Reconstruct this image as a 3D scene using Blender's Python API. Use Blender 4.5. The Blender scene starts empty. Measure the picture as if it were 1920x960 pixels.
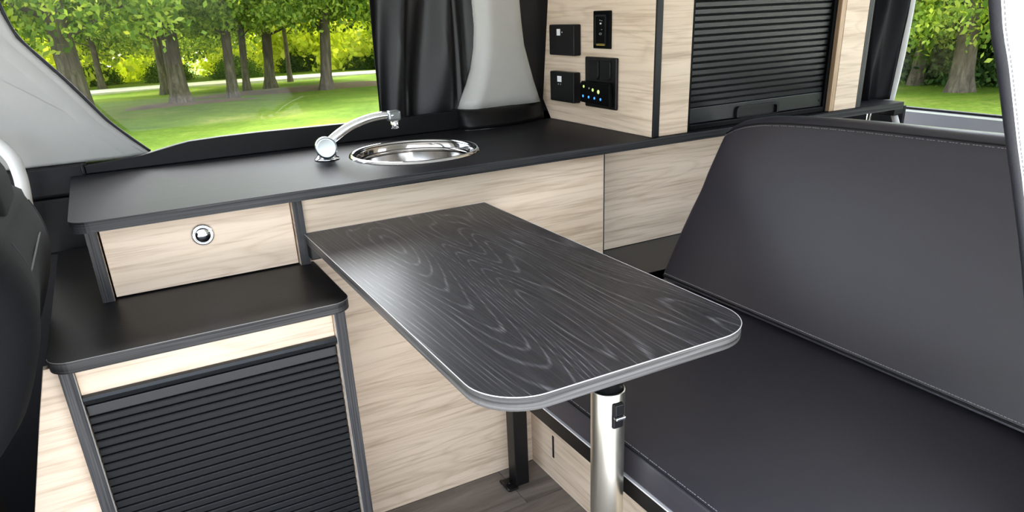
import bpy, bmesh, math, random
import numpy as np
from mathutils import Matrix, Vector

random.seed(7)
rng = np.random.default_rng(7)
scene = bpy.context.scene
COL = scene.collection

# ------------------------------------------------------------------ camera
cam_d = bpy.data.cameras.new('camera')
cam = bpy.data.objects.new('camera', cam_d)
COL.objects.link(cam)
cam_d.sensor_width = 36.0
cam_d.lens = 1356.93 / 1920 * 36.0
cam_d.shift_y = (593.19 - 480) / 1920
cam_d.clip_start = 0.01
cam_d.clip_end = 500
cam.matrix_world = Matrix((
    (0.874825, 0.222124, -0.430514, 0.087819),
    (-0.482727, 0.325056, -0.813212, -1.276559),
    (-0.040692, 0.919238, 0.391593, 1.037812),
    (0, 0, 0, 1)))
scene.camera = cam

# ------------------------------------------------------------------ world, sun, exposure
world = bpy.data.worlds.new('sky')
scene.world = world
world.use_nodes = True
wn = world.node_tree.nodes
wl = world.node_tree.links
sky = wn.new('ShaderNodeTexSky')
sky.sky_type = 'NISHITA'
sky.sun_disc = False
sky.sun_elevation = math.radians(52)
sky.sun_rotation = math.radians(20)
sky.air_density = 1.0
sky.dust_density = 2.5
wn['Background'].inputs['Strength'].default_value = 0.95
hs = wn.new('ShaderNodeHueSaturation')          # hazy, whitish summer sky
hs.inputs['Saturation'].default_value = 0.45
wl.new(sky.outputs[0], hs.inputs['Color'])
wl.new(hs.outputs[0], wn['Background'].inputs['Color'])

sun_d = bpy.data.lights.new('sun', 'SUN')
sun_d.energy = 3.4
sun_d.angle = math.radians(0.6)
sun_d.color = (1.0, 0.95, 0.85)
sun = bpy.data.objects.new('sun', sun_d)
COL.objects.link(sun)
sun.location = (4, 8, 20)
_sd = Vector((0.25, 0.56, 0.82))          # direction towards the sun
sun.rotation_euler = _sd.to_track_quat('Z', 'Y').to_euler()

scene.view_settings.view_transform = 'Standard'
scene.view_settings.look = 'None'
scene.view_settings.gamma = 1.0
scene.view_settings.use_curve_mapping = False
scene.view_settings.exposure = 0.64

# ------------------------------------------------------------------ material helpers
MATS = {}
def new_mat(name):
    m = bpy.data.materials.new(name)
    m.use_nodes = True
    MATS[name] = m
    nt = m.node_tree
    b = nt.nodes['Principled BSDF']
    return m, nt, b
def setp(b, **kw):
    for k, v in kw.items():
        k = k.replace('_', ' ')
        if k in b.inputs:
            b.inputs[k].default_value = v
def c4(c): return (c[0], c[1], c[2], 1.0)
def ramp(nt, stops):
    r = nt.nodes.new('ShaderNodeValToRGB')
    e = r.color_ramp.elements
    while len(e) < len(stops): e.new(0.5)
    for i, (p, c) in enumerate(stops):
        e[i].position = p
        e[i].color = c4(c) if hasattr(c, '__len__') else (c, c, c, 1)
    return r
def math_n(nt, op, a=None, b_=None, va=None, vb=None):
    n = nt.nodes.new('ShaderNodeMath'); n.operation = op
    if a is not None: nt.links.new(a, n.inputs[0])
    if b_ is not None: nt.links.new(b_, n.inputs[1])
    if va is not None: n.inputs[0].default_value = va
    if vb is not None: n.inputs[1].default_value = vb
    return n.outputs[0]
def mixc(nt, fac, a, b_, mode='MIX'):
    n = nt.nodes.new('ShaderNodeMix'); n.data_type = 'RGBA'; n.blend_type = mode
    for sock, v in ((n.inputs[0], fac), (n.inputs[6], a), (n.inputs[7], b_)):
        if hasattr(v, 'is_linked'): nt.links.new(v, sock)
        elif isinstance(v, (int, float)): sock.default_value = v
        else: sock.default_value = c4(v)
    return n.outputs[2]
def coords(nt, scale, loc=(0, 0, 0)):
    tc = nt.nodes.new('ShaderNodeTexCoord')
    mp = nt.nodes.new('ShaderNodeMapping')
    mp.inputs['Scale'].default_value = scale
    mp.inputs['Location'].default_value = loc
    nt.links.new(tc.outputs['Object'], mp.inputs['Vector'])
    return mp.outputs[0]
def noise(nt, vec, scale, detail=4, rough=0.55, dist=0.0):
    n = nt.nodes.new('ShaderNodeTexNoise')
    n.inputs['Scale'].default_value = scale
    n.inputs['Detail'].default_value = detail
    n.inputs['Roughness'].default_value = rough
    n.inputs['Distortion'].default_value = dist
    nt.links.new(vec, n.inputs['Vector'])
    return n.outputs['Fac']
def bump(nt, b, h, strength=0.2, dist=0.002):
    n = nt.nodes.new('ShaderNodeBump')
    n.inputs['Strength'].default_value = strength
    n.inputs['Distance'].default_value = dist
    nt.links.new(h, n.inputs['Height'])
    nt.links.new(n.outputs[0], b.inputs['Normal'])
def plain(name, col, rough=0.5, metal=0.0, spec=0.5, nscale=0, nbump=0.1, var=0.0, sheen=0.0):
    m, nt, b = new_mat(name)
    setp(b, Base_Color=c4(col), Roughness=rough, Metallic=metal, Specular_IOR_Level=spec)
    if sheen: setp(b, Sheen_Weight=sheen)
    if nscale:
        v = coords(nt, (1, 1, 1))
        f = noise(nt, v, nscale, 3)
        if nbump: bump(nt, b, f, nbump, 0.001)
        if var:
            f2 = noise(nt, v, nscale * 0.05, 3)
            r = ramp(nt, [(0.3, [x * (1 - var) for x in col]), (0.7, [x * (1 + var) for x in col])])
            nt.links.new(f2, r.inputs[0]); nt.links.new(r.outputs[0], b.inputs['Base Color'])
    return m
def stretch(axis, along, across):
    s = [across] * 3
    s['xyz'.index(axis)] = along
    return tuple(s)
def oak(name, axis, tint=(1, 1, 1), off=(0, 0, 0)):
    """pale oak laminate, grain running along axis"""
    m, nt, b = new_mat(name)
    v = coords(nt, stretch(axis, 0.9, 8.0), off)
    big = noise(nt, v, 1.0, 2, 0.5, 0.2)
    # flame figure: contour lines of a stretched noise
    k = math_n(nt, 'MULTIPLY', big, vb=17.0)
    k = math_n(nt, 'PINGPONG', k, vb=0.5)
    lines = ramp(nt, [(0.0, 0.35), (0.20, 1.0)]); nt.links.new(k, lines.inputs[0])
    v2 = coords(nt, stretch(axis, 5.0, 150.0), off)
    fine = noise(nt, v2, 1.0, 4, 0.6)
    v3 = coords(nt, stretch(axis, 1.3, 34.0), off)
    mid = noise(nt, v3, 1.0, 4, 0.6, 0.2)
    t = lambda c: [a * q for a, q in zip(c, tint)]
    r = ramp(nt, [(0.32, t((0.52, 0.405, 0.298))), (0.47, t((0.625, 0.502, 0.380))), (0.72, t((0.69, 0.562, 0.435)))])
    nt.links.new(mid, r.inputs[0])
    fr = ramp(nt, [(0.36, (0.80, 0.77, 0.74)), (0.5, (1.0, 1.0, 1.0))]); nt.links.new(fine, fr.inputs[0])
    c = mixc(nt, 1.0, r.outputs[0], fr.outputs[0], 'MULTIPLY')
    dk = mixc(nt, 1.0, c, (0.84, 0.81, 0.78), 'MULTIPLY')
    c = mixc(nt, lines.outputs[0], dk, c)
    nt.links.new(c, b.inputs['Base Color'])
    setp(b, Roughness=0.42, Specular_IOR_Level=0.4)
    bump(nt, b, fine, 0.08, 0.001)
    return m
def dark_wood(name, axis, base, line, lo=0.25, rough=0.3, contours=26.0, along=1.3, across=6.5, hi=0.5, off=(0, 0, 0), spec=0.14, gate=1.0, streak=0.36):
    """charcoal laminate with pale open-pore grain lines"""
    m, nt, b = new_mat(name)
    v = coords(nt, stretch(axis, along, across), off)
    big = noise(nt, v, 1.0, 2, 0.3, 0.15)
    k = math_n(nt, 'MULTIPLY', big, vb=contours)
    k = math_n(nt, 'PINGPONG', k, vb=0.5)
    lr = ramp(nt, [(0.0, 1.0), (0.15, 0.0)]); nt.links.new(k, lr.inputs[0])
    v2 = coords(nt, stretch(axis, 5.0, 300.0), off)
    fine = noise(nt, v2, 1.0, 4, 0.65)
    fr = ramp(nt, [(lo + 0.2, 0.0), (lo + 0.42, 1.0)]); nt.links.new(fine, fr.inputs[0])
    gt = math_n(nt, 'ADD', math_n(nt, 'MULTIPLY', fr.outputs[0], vb=gate), vb=1.0 - gate)
    f = math_n(nt, 'MULTIPLY', lr.outputs[0], gt)
    f2 = math_n(nt, 'MULTIPLY', fr.outputs[0], vb=streak)
    f = math_n(nt, 'ADD', f, f2)
    f = math_n(nt, 'MULTIPLY', f, vb=hi)
    c = mixc(nt, f, base, line)
    nt.links.new(c, b.inputs['Base Color'])
    setp(b, Roughness=rough, Specular_IOR_Level=spec)
    bump(nt, b, f, -0.12, 0.001)
    return m
def edge_band(name, axis, base, line, rough=0.4):
    """layered streaky edge banding"""
    m, nt, b = new_mat(name)
    sc = (3.0, 3.0, 330.0) if axis == 'xy' else stretch(axis, 3.0, 330.0)
    v = coords(nt, sc)
    f = noise(nt, v, 1.0, 3, 0.6, 0.3)
    v2 = coords(nt, tuple(q * 3 for q in sc))
    g = noise(nt, v2, 1.0, 2, 0.5)
    f = math_n(nt, 'ADD', math_n(nt, 'MULTIPLY', f, vb=0.7), math_n(nt, 'MULTIPLY', g, vb=0.3))
    r = ramp(nt, [(0.36, base), (0.64, line)]); nt.links.new(f, r.inputs[0])
    nt.links.new(r.outputs[0], b.inputs['Base Color'])
    setp(b, Roughness=rough, Specular_IOR_Level=0.2)
    bump(nt, b, f, 0.15, 0.001)
    return m

oak('oak_x', 'x'); oak('oak_y', 'y'); oak('oak_drawer', 'x', (1.03, 1.02, 1.02), (3.1, 0.4, 1.7)); oak('oak_panel_b', 'x', (0.97, 0.97, 0.97), (7.7, 2.2, 0.6))
oak('oak_side_lit', 'y', (1.04, 1.04, 1.05), (1.2, 5.5, 2.4)); oak('oak_stile_dimmed', 'x', (0.95, 0.94, 0.93), (2.1, 8.8, 5.4)); oak('oak_raw', 'z', (0.62, 0.52, 0.42))  # side oak lightened and stile oak darkened to even out received light
dark_wood('table_laminate', 'y', (0.020, 0.019, 0.021), (0.24, 0.23, 0.24), rough=0.36, contours=62, along=0.75, across=6.0, hi=0.62, spec=0.22, gate=0.8, streak=0.17)
dark_wood('worktop_laminate', 'x', (0.011, 0.0105, 0.0130), (0.03, 0.03, 0.031), rough=0.42, hi=0.4, spec=0.035)  # violet cast in the base colour stands in for bluish sheen
dark_wood('shelf_laminate', 'x', (0.007, 0.0067, 0.0067), (0.022, 0.02, 0.0195), rough=0.38, hi=0.4, off=(4, 1, 2))
edge_band('table_edge', 'xy', (0.014, 0.0135, 0.013), (0.13, 0.125, 0.12))
edge_band('edge_x', 'xy', (0.005, 0.005, 0.0055), (0.050, 0.050, 0.051))
edge_band('edge_shelf', 'xy', (0.008, 0.008, 0.0085), (0.060, 0.058, 0.057))
edge_band('edge_z', 'z', (0.010, 0.010, 0.011), (0.065, 0.064, 0.065))
plain('edge_dark', (0.0055, 0.0055, 0.007), 0.4, spec=0.3, nscale=300, nbump=0.05)
plain('edge_pale', (0.22, 0.215, 0.21), 0.4, spec=0.3, nscale=200, nbump=0.03)
plain('edge_white', (0.60, 0.585, 0.57), 0.35, nscale=200, nbump=0.03)
plain('leather', (0.027, 0.0245, 0.031), 0.42, spec=0.55, nscale=900, nbump=0.12)
plain('leather_edge', (0.006, 0.006, 0.0065), 0.55, spec=0.25, nscale=700, nbump=0.15)
plain('thread', (0.30, 0.29, 0.28), 0.7, nscale=400, nbump=0.1)
plain('black_plastic', (0.0038, 0.0038, 0.0043), 0.42, spec=0.22, nscale=800, nbump=0.05)
plain('black_satin', (0.0045, 0.0045, 0.0048), 0.35, spec=0.3, nscale=500, nbump=0.03)
plain('black_trim', (0.006, 0.006, 0.007), 0.5, spec=0.2, nscale=900, nbump=0.12)
plain('gloss_black', (0.0012, 0.0012, 0.0015), 0.5, spec=0.08, nscale=50, nbump=0.01)
plain('slat_grey', (0.0085, 0.0095, 0.0105), 0.33, spec=0.36, nscale=600, nbump=0.04)
plain('grey_trim_dimmed', (0.232, 0.231, 0.220), 0.55, nscale=700, nbump=0.08, var=0.02)  # lining copy of the grey, darkened to offset strong light on it
plain('grey_trim_lifted', (0.40, 0.397, 0.375), 0.55, nscale=700, nbump=0.08, var=0.02)  # lighter copy of the lining grey; brightness put into the colour
plain('grey_trim_light', (0.48, 0.48, 0.465), 0.5, nscale=700, nbump=0.05)
plain('white_paint', (0.82, 0.82, 0.82), 0.25, nscale=60, nbump=0.01)
plain('headliner', (0.62, 0.61, 0.59), 0.9, nscale=500, nbump=0.2)
plain('rubber', (0.008, 0.008, 0.011), 0.6, spec=0.3, nscale=400, nbump=0.3)
plain('chrome', (0.80, 0.81, 0.83), 0.09, metal=1.0, nscale=20, nbump=0.004)
plain('chrome_satin', (0.30, 0.325, 0.34), 0.28, metal=1.0, nscale=80, nbump=0.01)
plain('steel', (0.52, 0.50, 0.48), 0.10, metal=1.0, nscale=15, nbump=0.01)
plain('aluminium_warm_cast', (0.70, 0.675, 0.58), 0.3, metal=1.0, nscale=120, nbump=0.02)  # yellow cast in the metal colour stands in for warm reflections
plain('seat_fabric', (0.0042, 0.0044, 0.0052), 0.9, spec=0.15, nscale=900, nbump=0.4)
plain('seat_side', (0.007, 0.007, 0.008), 0.75, spec=0.2, nscale=700, nbump=0.3)
plain('curtain_black', (0.0050, 0.0048, 0.0058), 0.45, spec=0.42, nscale=1200, nbump=0.1)
plain('seat_seam', (0.02, 0.02, 0.022), 0.7, spec=0.2, nscale=700, nbump=0.3)
plain('curtain_rear_dimmed', (0.0035, 0.0034, 0.0045), 0.7, spec=0.08, nscale=1200, nbump=0.1)  # darker copy of the curtain cloth, offsets light from the rear window
plain('icon_white', (0.75, 0.75, 0.76), 0.5, nscale=300, nbump=0.01)
plain('sill_sky_tint', (0.10, 0.105, 0.12), 0.35, nscale=300, nbump=0.03)  # blue cast in the colour stands in for reflected sky
plain('under_carpet', (0.005, 0.005, 0.0055), 0.95, nscale=400, nbump=0.4)
def glow(name, col, s):
    m, nt, b = new_mat(name)
    setp(b, Base_Color=c4([x * 0.4 for x in col]), Roughness=0.3)
    b.inputs['Emission Color'].default_value = c4(col)
    b.inputs['Emission Strength'].default_value = s
    return m
glow('led_blue', (0.05, 0.30, 1.0), 1.0)
glow('led_green', (0.62, 0.80, 0.25), 0.55)
glow('led_amber', (1.0, 0.72, 0.10), 1.3)
def glass():
    m = bpy.data.materials.new('window_glass'); m.use_nodes = True; MATS['window_glass'] = m
    nt = m.node_tree; nt.nodes.clear()
    o = nt.nodes.new('ShaderNodeOutputMaterial')
    t = nt.nodes.new('ShaderNodeBsdfTransparent'); t.inputs[0].default_value = (0.97, 0.985, 0.97, 1)
    g = nt.nodes.new('ShaderNodeBsdfGlossy'); g.inputs['Roughness'].default_value = 0.02
    mx = nt.nodes.new('ShaderNodeMixShader')
    fr = nt.nodes.new('ShaderNodeFresnel'); fr.inputs[0].default_value = 1.2
    nt.links.new(fr.outputs[0], mx.inputs[0]); nt.links.new(t.outputs[0], mx.inputs[1]); nt.links.new(g.outputs[0], mx.inputs[2])
    nt.links.new(mx.outputs[0], o.inputs[0])
glass()
def floor_wood():
    m, nt, b = new_mat('floor_oak_dark')
    oi = nt.nodes.new('ShaderNodeObjectInfo')
    v = coords(nt, (2.0, 24.0, 24.0))
    add = nt.nodes.new('ShaderNodeVectorMath'); add.operation = 'ADD'
    cmb = nt.nodes.new('ShaderNodeCombineXYZ')
    for i in range(3): nt.links.new(math_n(nt, 'MULTIPLY', oi.outputs['Random'], vb=37.0), cmb.inputs[i])
    nt.links.new(v, add.inputs[0]); nt.links.new(cmb.outputs[0], add.inputs[1])
    f = noise(nt, add.outputs[0], 1.0, 5, 0.65, 0.6)
    r = ramp(nt, [(0.3, (0.07, 0.058, 0.049)), (0.5, (0.15, 0.128, 0.11)), (0.75, (0.26, 0.23, 0.20))])
    nt.links.new(f, r.inputs[0]); nt.links.new(r.outputs[0], b.inputs['Base Color'])
    setp(b, Roughness=0.5); bump(nt, b, f, 0.15, 0.001)
floor_wood()
def leafmat(name, c0, c1, c2):
    m = bpy.data.materials.new(name); m.use_nodes = True; MATS[name] = m
    nt = m.node_tree; nt.nodes.clear()
    o = nt.nodes.new('ShaderNodeOutputMaterial')
    ge = nt.nodes.new('ShaderNodeNewGeometry')
    r = ramp(nt, [(0.0, c0), (0.55, c1), (1.0, c2)])
    nt.links.new(ge.outputs['Random Per Island'], r.inputs[0])
    d = nt.nodes.new('ShaderNodeBsdfDiffuse'); t = nt.nodes.new('ShaderNodeBsdfTranslucent')
    tcol = mixc(nt, 1.0, r.outputs[0], (1.35, 1.3, 0.55), 'MULTIPLY')
    nt.links.new(r.outputs[0], d.inputs[0]); nt.links.new(tcol, t.inputs[0])
    mx = nt.nodes.new('ShaderNodeMixShader'); mx.inputs[0].default_value = 0.62
    nt.links.new(d.outputs[0], mx.inputs[1]); nt.links.new(t.outputs[0], mx.inputs[2])
    nt.links.new(mx.outputs[0], o.inputs[0])
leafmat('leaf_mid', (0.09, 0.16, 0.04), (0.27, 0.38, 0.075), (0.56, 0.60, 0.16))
leafmat('leaf_sunlit', (0.42, 0.50, 0.09), (0.68, 0.74, 0.15), (0.92, 0.88, 0.32))  # sunlit glow of far foliage put into the leaf colour
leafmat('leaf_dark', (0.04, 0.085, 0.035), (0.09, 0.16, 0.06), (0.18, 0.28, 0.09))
def bark():
    m, nt, b = new_mat('bark')
    v = coords(nt, (9, 9, 2.2))
    f = noise(nt, v, 1.0, 6, 0.7, 0.5)
    r = ramp(nt, [(0.3, (0.035, 0.026, 0.020)), (0.55, (0.12, 0.092, 0.070)), (0.8, (0.25, 0.205, 0.16))])
    nt.links.new(f, r.inputs[0]); nt.links.new(r.outputs[0], b.inputs['Base Color'])
    setp(b, Roughness=0.95); bump(nt, b, f, 0.8, 0.05)
bark()
def grass():
    m, nt, b = new_mat('lawn')
    v = coords(nt, (1, 1, 1))
    big = noise(nt, v, 0.35, 6, 0.68, 0.4)
    fine = noise(nt, v, 9.0, 6, 0.75)
    r = ramp(nt, [(0.3, (0.085, 0.145, 0.018)), (0.52, (0.16, 0.235, 0.028)), (0.74, (0.30, 0.30, 0.075))])  # darkest stop paints shade bands into the grass along with tufts
    nt.links.new(big, r.inputs[0])
    fr = ramp(nt, [(0.3, (0.55, 0.6, 0.5)), (0.7, (1.15, 1.15, 1.1))]); nt.links.new(fine, fr.inputs[0])
    c = mixc(nt, 1.0, r.outputs[0], fr.outputs[0], 'MULTIPLY')
    nt.links.new(c, b.inputs['Base Color'])
    setp(b, Roughness=0.95, Specular_IOR_Level=0.1); bump(nt, b, fine, 0.6, 0.05)
grass()
plain('bounce_concrete', (0.74, 0.72, 0.69), 0.9, nscale=12, nbump=0.3, var=0.08)
plain('mulch', (0.15, 0.095, 0.055), 0.95, nscale=14, nbump=0.8, var=0.3)
plain('path_gravel', (0.62, 0.58, 0.50), 0.9, nscale=30, nbump=0.3, var=0.1)

# ------------------------------------------------------------------ mesh helpers
ROOT = {}
def link(name, me, mat, parent=None, smooth=False, loc=None):
    mats = mat if isinstance(mat, (list, tuple)) else [mat]
    for m in mats: me.materials.append(MATS[m])
    if smooth:
        me.polygons.foreach_set('use_smooth', [True] * len(me.polygons))
    o = bpy.data.objects.new(name, me)
    COL.objects.link(o)
    if parent is not None:
        org = ROOT.get(parent.name, Vector((0, 0, 0)))
        o.parent = parent
        ROOT[o.name] = org
        if loc is None: me.transform(Matrix.Translation(-org))
        else: o.location = Vector(loc) - org
        if parent.type == 'MESH':          # sub-part: parent sits at the thing's origin or at its own place
            o.location = o.location - parent.location
    elif loc is not None:
        o.location = loc
    return o
def thing(name, loc, label, cat, group=None):
    o = bpy.data.objects.new(name, None)
    COL.objects.link(o)
    o.location = loc
    o.empty_display_size = 0.05
    ROOT[o.name] = Vector(loc)
    return tag(o, label, cat, group)
def tag(o, label=None, cat=None, group=None, kind=None):
    if label: o['label'] = label
    if cat: o['category'] = cat
    if group: o['group'] = group
    if kind: o['kind'] = kind
    return o
def me_from_bm(bm, name='m'):
    bmesh.ops.recalc_face_normals(bm, faces=bm.faces)
    me = bpy.data.meshes.new(name)
    bm.to_mesh(me); bm.free()
    return me
def me_data(verts, faces, name='m'):
    me = bpy.data.meshes.new(name)
    me.from_pydata([tuple(v) for v in verts], [], faces)
    me.update()
    return me
def box_bm(x0, x1, y0, y1, z0, z1, bev=0.0, seg=2):
    bm = bmesh.new()
    bmesh.ops.create_cube(bm, size=1)
    for v in bm.verts:
        v.co = Vector(((x0 + x1) / 2 + v.co.x * (x1 - x0), (y0 + y1) / 2 + v.co.y * (y1 - y0), (z0 + z1) / 2 + v.co.z * (z1 - z0)))
    if bev > 0:
        bmesh.ops.bevel(bm, geom=list(bm.edges), offset=bev, segments=seg, profile=0.5, affect='EDGES')
    return bm
def box(name, x0, x1, y0, y1, z0, z1, mat, parent=None, bev=0.0008, seg=2, matfn=None):
    me = me_from_bm(box_bm(x0, x1, y0, y1, z0, z1, bev, seg))
    o = link(name, me, mat, parent)
    if matfn: assign(me, matfn)
    return o
def assign(me, fn):
    for p in me.polygons: p.material_index = fn(p)
def rounded(pts, radii, seg=6):
    """polygon with rounded corners"""
    out = []; n = len(pts)
    for i, p in enumerate(pts):
        r = radii[i]
        p = Vector(p)
        if r <= 0: out.append(tuple(p)); continue
        a = (Vector(pts[i - 1]) - p).normalized(); b = (Vector(pts[(i + 1) % n]) - p).normalized()
        ang = a.angle(b); d = r / math.tan(ang / 2)
        c = p + (a + b).normalized() * (r / math.sin(ang / 2))
        s = p + a * d - c; e = p + b * d - c
        tot = s.angle(e)
        cr = s.x * e.y - s.y * e.x
        for k in range(seg + 1):
            t = tot * k / seg * (1 if cr > 0 else -1)
            out.append((c.x + s.x * math.cos(t) - s.y * math.sin(t), c.y + s.x * math.sin(t) + s.y * math.cos(t)))
    return out
def prism_bm(poly, axis, a, b, bev=0.0, seg=1):
    """poly in the two other axes (order x,y,z without axis), extruded a..b"""
    def mk(p, t):
        if axis == 'x': return (t, p[0], p[1])
        if axis == 'y': return (p[0], t, p[1])
        return (p[0], p[1], t)
    bm = bmesh.new()
    va = [bm.verts.new(mk(p, a)) for p in poly]
    vb = [bm.verts.new(mk(p, b)) for p in poly]
    fa = bm.faces.new(va); fb = bm.faces.new(list(reversed(vb)))
    n = len(poly)
    for i in range(n): bm.faces.new((va[i], vb[i], vb[(i + 1) % n], va[(i + 1) % n]))
    bmesh.ops.recalc_face_normals(bm, faces=bm.faces)
    if bev > 0:
        ed = set(fa.edges) | set(fb.edges)
        bmesh.ops.bevel(bm, geom=list(ed), offset=bev, segments=seg, profile=0.5, affect='EDGES')
    return bm
def prism(name, poly, axis, a, b, mat, parent=None, bev=0.0008, seg=1, smooth=False):
    return link(name, me_from_bm(prism_bm(poly, axis, a, b, bev, seg)), mat, parent, smooth)
def tube_me(pts, rad, n=10, cap=True, flat=None):
    pts = [Vector(p) for p in pts]
    R = rad if hasattr(rad, '__len__') else [rad] * len(pts)
    verts = []; faces = []
    up = Vector((0, 0, 1)); prev = None
    for i, p in enumerate(pts):
        t = (pts[min(i + 1, len(pts) - 1)] - pts[max(i - 1, 0)]).normalized()
        if prev is None:
            u = t.cross(up)
            if u.length < 1e-4: u = t.cross(Vector((1, 0, 0)))
            u.normalize()
        else:
            u = (prev - t * prev.dot(t)).normalized()
        w = t.cross(u); prev = u
        for k in range(n):
            a = 2 * math.pi * k / n
            fu, fw = (1, 1) if flat is None else flat
            verts.append(p + u * (math.cos(a) * R[i] * fu) + w * (math.sin(a) * R[i] * fw))
    for i in range(len(pts) - 1):
        for k in range(n):
            faces.append((i * n + k, i * n + (k + 1) % n, (i + 1) * n + (k + 1) % n, (i + 1) * n + k))
    if cap:
        faces.append(tuple(reversed(range(n)))); faces.append(tuple((len(pts) - 1) * n + k for k in range(n)))
    return me_data(verts, faces)
def tube(name, pts, rad, mat, parent=None, n=10, flat=None):
    return link(name, tube_me(pts, rad, n, True, flat), mat, parent, True)
def spline(pts, k=6):
    """Catmull-Rom through pts"""
    P = [Vector(p) for p in pts]; out = []
    for i in range(len(P) - 1):
        p0, p1, p2, p3 = P[max(i - 1, 0)], P[i], P[i + 1], P[min(i + 2, len(P) - 1)]
        for j in range(k):
            t = j / k
            out.append(0.5 * ((2 * p1) + (p2 - p0) * t + (2 * p0 - 5 * p1 + 4 * p2 - p3) * t * t + (3 * p1 - p0 - 3 * p2 + p3) * t ** 3))
    out.append(P[-1]); return out
def lathe_me(prof, center, axis=(0, 0, 1), n=48, sx=1.0):
    """prof: list (r, h)"""
    ax = Vector(axis).normalized()
    u = ax.orthogonal().normalized()
    if abs(ax.z) > 0.99: u = Vector((1, 0, 0))
    w = ax.cross(u); c = Vector(center)
    verts = []; faces = []
    for r, h in prof:
        for k in range(n):
            a = 2 * math.pi * k / n
            verts.append(c + ax * h + u * (r * math.cos(a) * sx) + w * (r * math.sin(a)))
    for i in range(len(prof) - 1):
        for k in range(n):
            faces.append((i * n + k, i * n + (k + 1) % n, (i + 1) * n + (k + 1) % n, (i + 1) * n + k))
    return me_data(verts, faces)
def lathe(name, prof, center, mat, parent=None, axis=(0, 0, 1), n=48):
    me = lathe_me(prof, center, axis, n)
    bm = bmesh.new(); bm.from_mesh(me)
    bmesh.ops.remove_doubles(bm, verts=bm.verts, dist=1e-6)
    bpy.data.meshes.remove(me)
    o = link(name, me_from_bm(bm), mat, parent, True)
    return o
def grid_me(rows, close_u=False):
    nu = len(rows[0]); verts = [p for r in rows for p in r]; faces = []
    for i in range(len(rows) - 1):
        for k in range(nu if close_u else nu - 1):
            faces.append((i * nu + k, i * nu + (k + 1) % nu, (i + 1) * nu + (k + 1) % nu, (i + 1) * nu + k))
    return me_data(verts, faces)
def solid_grid_me(rows, d):
    """grid given thickness along vector d"""
    d = Vector(d)
    nr, nu = len(rows), len(rows[0])
    A = [Vector(p) for r in rows for p in r]; B = [p + d for p in A]
    f = []
    for i in range(nr - 1):
        for k in range(nu - 1):
            q = (i * nu + k, i * nu + k + 1, (i + 1) * nu + k + 1, (i + 1) * nu + k)
            f.append(q); f.append(tuple(reversed([x + nr * nu for x in q])))
    n = nr * nu
    def side(a, b): f.append((b, a, a + n, b + n))
    for k in range(nu - 1): side(k, k + 1); side((nr - 1) * nu + k + 1, (nr - 1) * nu + k)
    for i in range(nr - 1): side((i + 1) * nu, i * nu); side(i * nu + nu - 1, (i + 1) * nu + nu - 1)
    me = me_data(A + B, f)
    bm = bmesh.new(); bm.from_mesh(me); bpy.data.meshes.remove(me)
    return me_from_bm(bm)
def smooth_angle(o, ang=35):
    me = o.data
    me.polygons.foreach_set('use_smooth', [True] * len(me.polygons))
    bm = bmesh.new(); bm.from_mesh(me)
    for e in bm.edges:
        if len(e.link_faces) == 2 and e.calc_face_angle(0) > math.radians(ang): e.smooth = False
    bm.to_mesh(me); bm.free()
    return o
def stitches(name, pts, step, length, r, mat, parent):
    """row of separate thread stitches along a polyline"""
    P = [Vector(p) for p in pts]; verts = []; faces = []
    acc = 0.0
    for a, b in zip(P[:-1], P[1:]):
        L = (b - a).length
        if L < 1e-6: continue
        t = (b - a) / L
        u = t.orthogonal().normalized(); w = t.cross(u)
        s = -acc
        while s + length < L:
            if s >= 0:
                i = len(verts)
                for q in (s, s + length):
                    for (cu, cw) in ((r, 0), (0, r), (-r, 0), (0, -r)): verts.append(a + t * q + u * cu + w * cw)
                for k in range(4): faces.append((i + k, i + (k + 1) % 4, i + 4 + (k + 1) % 4, i + 4 + k))
                faces.append((i + 3, i + 2, i + 1, i)); faces.append((i + 4, i + 5, i + 6, i + 7))
            s += step
        acc = L - s if L - s < step else 0
        acc = 0
    o = link(name, me_data(verts, faces), mat, parent)
    o['kind'] = 'stuff'
    return o

# ================================================================== SETTING
def struct(o): o['kind'] = 'structure'; return o
XR = 2.25   # rear of the van
YF = 0.485  # window side
GZ = -0.5   # ground under the van

# --- floor with planks
fl = struct(box('floor', -0.9, XR, -1.02, YF, -0.05, -0.004, 'under_carpet', None, 0))
ROOT['floor'] = Vector((0, 0, 0))
plank = {}
row = 0; y = 0.052
while y > -1.0:
    y0 = max(y - 0.14, -1.02)
    x = 0.30 - 0.9 + [0.435, 0.10, 0.65, 0.30][row % 4] - 0.0
    while x < 0.86:
        x1 = min(x + 0.9, 0.86)
        xa = max(x, -0.25)
        if x1 > xa + 0.05: box('plank', xa + 0.0006, x1 - 0.0006, y0 + 0.0006, y - 0.0006, -0.004, 0.0, 'floor_oak_dark', fl, 0.0006, 1)
        x = x1
    y = y0 - 0.0; row += 1
    if y0 <= -1.02: break
# --- far side wall of the van below the window, lined in black
struct(box('wall_window_side', -0.9, XR, YF, YF + 0.05, -0.05, 0.775, 'black_trim', None, 0.002))
wt = struct(box('trim_1', -0.9, 0.032, 0.455, YF, 0.722, 0.780, 'black_trim', None, 0.004))
struct(box('trim_2', -0.9, 0.02, 0.466, YF, 0.60, 0.716, 'black_plastic', None, 0.006))
struct(box('trim_8', 0.98, 1.35, YF, YF + 0.012, 0.74, 0.835, 'black_trim', None, 0.002))
struct(box('blackout_panel', 2.100, 2.112, 0.065, 0.48, 0.0, 0.735, 'black_trim', None, 0.002))  # black panel added to block the bright view under the worktop
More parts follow.
